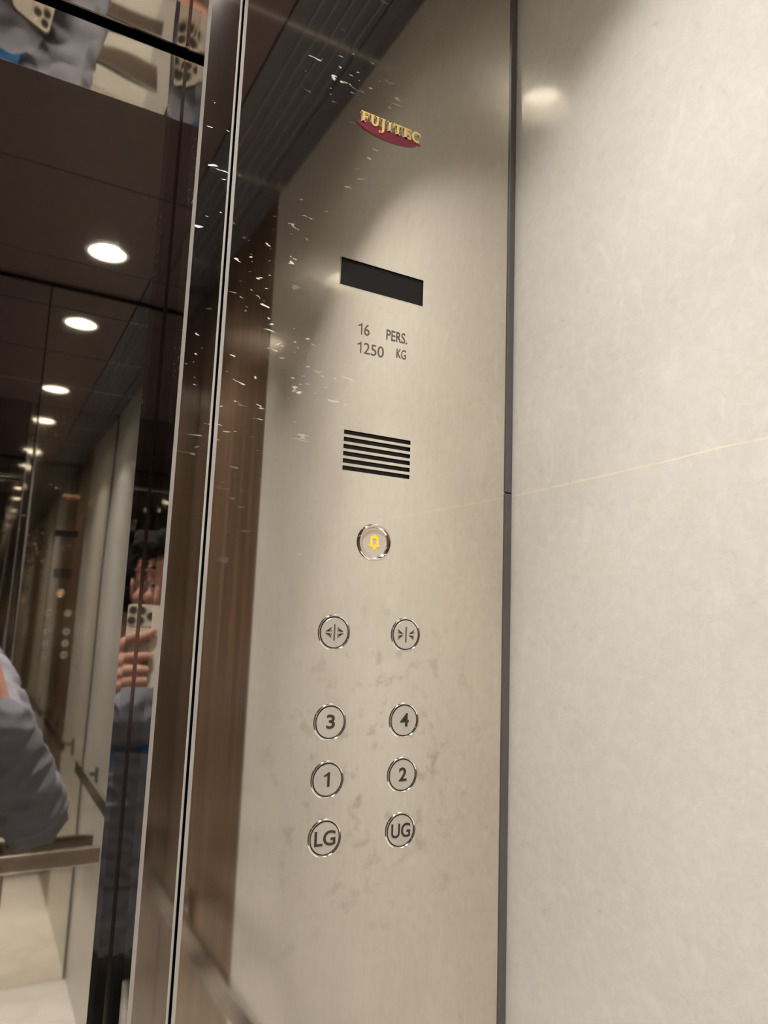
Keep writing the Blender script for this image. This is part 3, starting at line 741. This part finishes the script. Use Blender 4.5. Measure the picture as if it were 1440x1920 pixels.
# blue shirt
def loft(bm, rows, a0, a1, n, closed):
    R = []
    for z, rx, rf, cf_ in rows:
        R.append([bm.verts.new(B(rx * math.sin(a0 + (a1 - a0) * k / n), cf_ + rf * math.cos(a0 + (a1 - a0) * k / n), z)) for k in range(n if closed else n + 1)])
    for A_, C_ in zip(R, R[1:]):
        for k in range(len(A_) if closed else len(A_) - 1):
            j = (k + 1) % len(A_); bm.faces.new((A_[k], A_[j], C_[j], C_[k]))
    return R
bm = bmesh.new()
ell(bm, B(0, 0.004, -0.31), 0.166, 0.107, 0.20); chain(bm, [(B(0.14, -0.012, -0.168), 0.060), (B(0, -0.006, -0.175), 0.082), (B(-0.14, 0.0, -0.168), 0.060)])
shirt = fuse('shirt', bm, 0.006, M['tee'], person, 4, 0.004, 9)
# jacket: sleeves and an open body
bm = bmesh.new()
chain(bm, [(SHR, 0.070), (SHR.lerp(ELR, 0.5), 0.064), (ELR, 0.058)], 20)
cuff = ELR.lerp(WRR, 0.99)
chain(bm, [(ELR, 0.058), (ELR.lerp(WRR, 0.4), 0.054), (cuff, 0.040)], 20)
chain(bm, [(ELR.lerp(WRR, 0.90), 0.042), (cuff, 0.043)], 20)
chain(bm, [(SHL, 0.070), (ELL, 0.056)], 20); chain(bm, [(ELL, 0.056), (ELL.lerp(WRL, 0.86), 0.042)], 20)
for s in (-1, 1):
    chain(bm, [(B(s * 0.175, -0.005, -0.17), 0.068), (B(s * 0.085, -0.02, -0.155), 0.072)], 20)
    chain(bm, [(B(s * 0.135, 0.01, -0.22), 0.066), (B(s * 0.140, 0.012, -0.45), 0.068), (B(s * 0.145, 0.012, -0.66), 0.062)], 20)
    chain(bm, [(B(s * 0.095, 0.070, -0.20), 0.036), (B(s * 0.100, 0.075, -0.42), 0.036), (B(s * 0.105, 0.070, -0.67), 0.034)], 16)
    chain(bm, [(B(s * 0.060, 0.045, -0.125), 0.016), (B(s * 0.078, 0.085, -0.20), 0.016)], 12)
ell(bm, B(0, -0.055, -0.33), 0.17, 0.075, 0.24); ell(bm, B(0, -0.050, -0.53), 0.168, 0.075, 0.19)
ell(bm, B(0, 0.050, -0.44), 0.13, 0.080, 0.22); ell(bm, B(0, 0.050, -0.235), 0.095, 0.082, 0.075); ell(bm, B(0, 0.050, -0.62), 0.13, 0.075, 0.10)
chain(bm, [(B(-0.065, -0.03, -0.115), 0.022), (B(0, -0.066, -0.10), 0.022), (B(0.065, -0.03, -0.115), 0.022)], 12)
jacket = fuse('jacket', bm, 0.0055, M['jacket'], person, 3, 0.0085, 17)
bm = bmesh.new(); chain(bm, [(B(0.048, 0.112, -0.22), 0.0022), (B(0.044, 0.122, -0.34), 0.0022), (B(0.047, 0.120, -0.44), 0.0025)], 8); link('drawstring', bm, M['lining'], person, smooth=True)
# trousers and shoes
bm = bmesh.new()
ell(bm, B(0, 0.002, -0.50), 0.160, 0.110, 0.17); ell(bm, B(0, 0, -0.64), 0.160, 0.108, 0.12)
for s in (-1, 1):
    chain(bm, [(B(s * 0.085, 0, -0.70), 0.088), (B(s * 0.095, 0.01, -1.02), 0.062), (B(s * 0.10, -0.01, -1.38), 0.050)], 20)
trou = fuse('trousers', bm, 0.009, M['trousers'], person, 3, 0.004, 9)
for s in (-1, 1):
    bm = bmesh.new(); zf = 0.040 - H
    chain(bm, [(B(s * 0.10, -0.055, zf), 0.038), (B(s * 0.104, 0.06, zf - 0.002), 0.040), (B(s * 0.108, 0.145, zf - 0.008), 0.032)], 18)
    chain(bm, [(B(s * 0.10, -0.03, zf), 0.038), (B(s * 0.10, -0.02, zf + 0.06), 0.040)], 18)
    for v in bm.verts: v.co.z = max(v.co.z, 0.001)
    link('shoe', bm, M['shoe'], person, smooth=True)
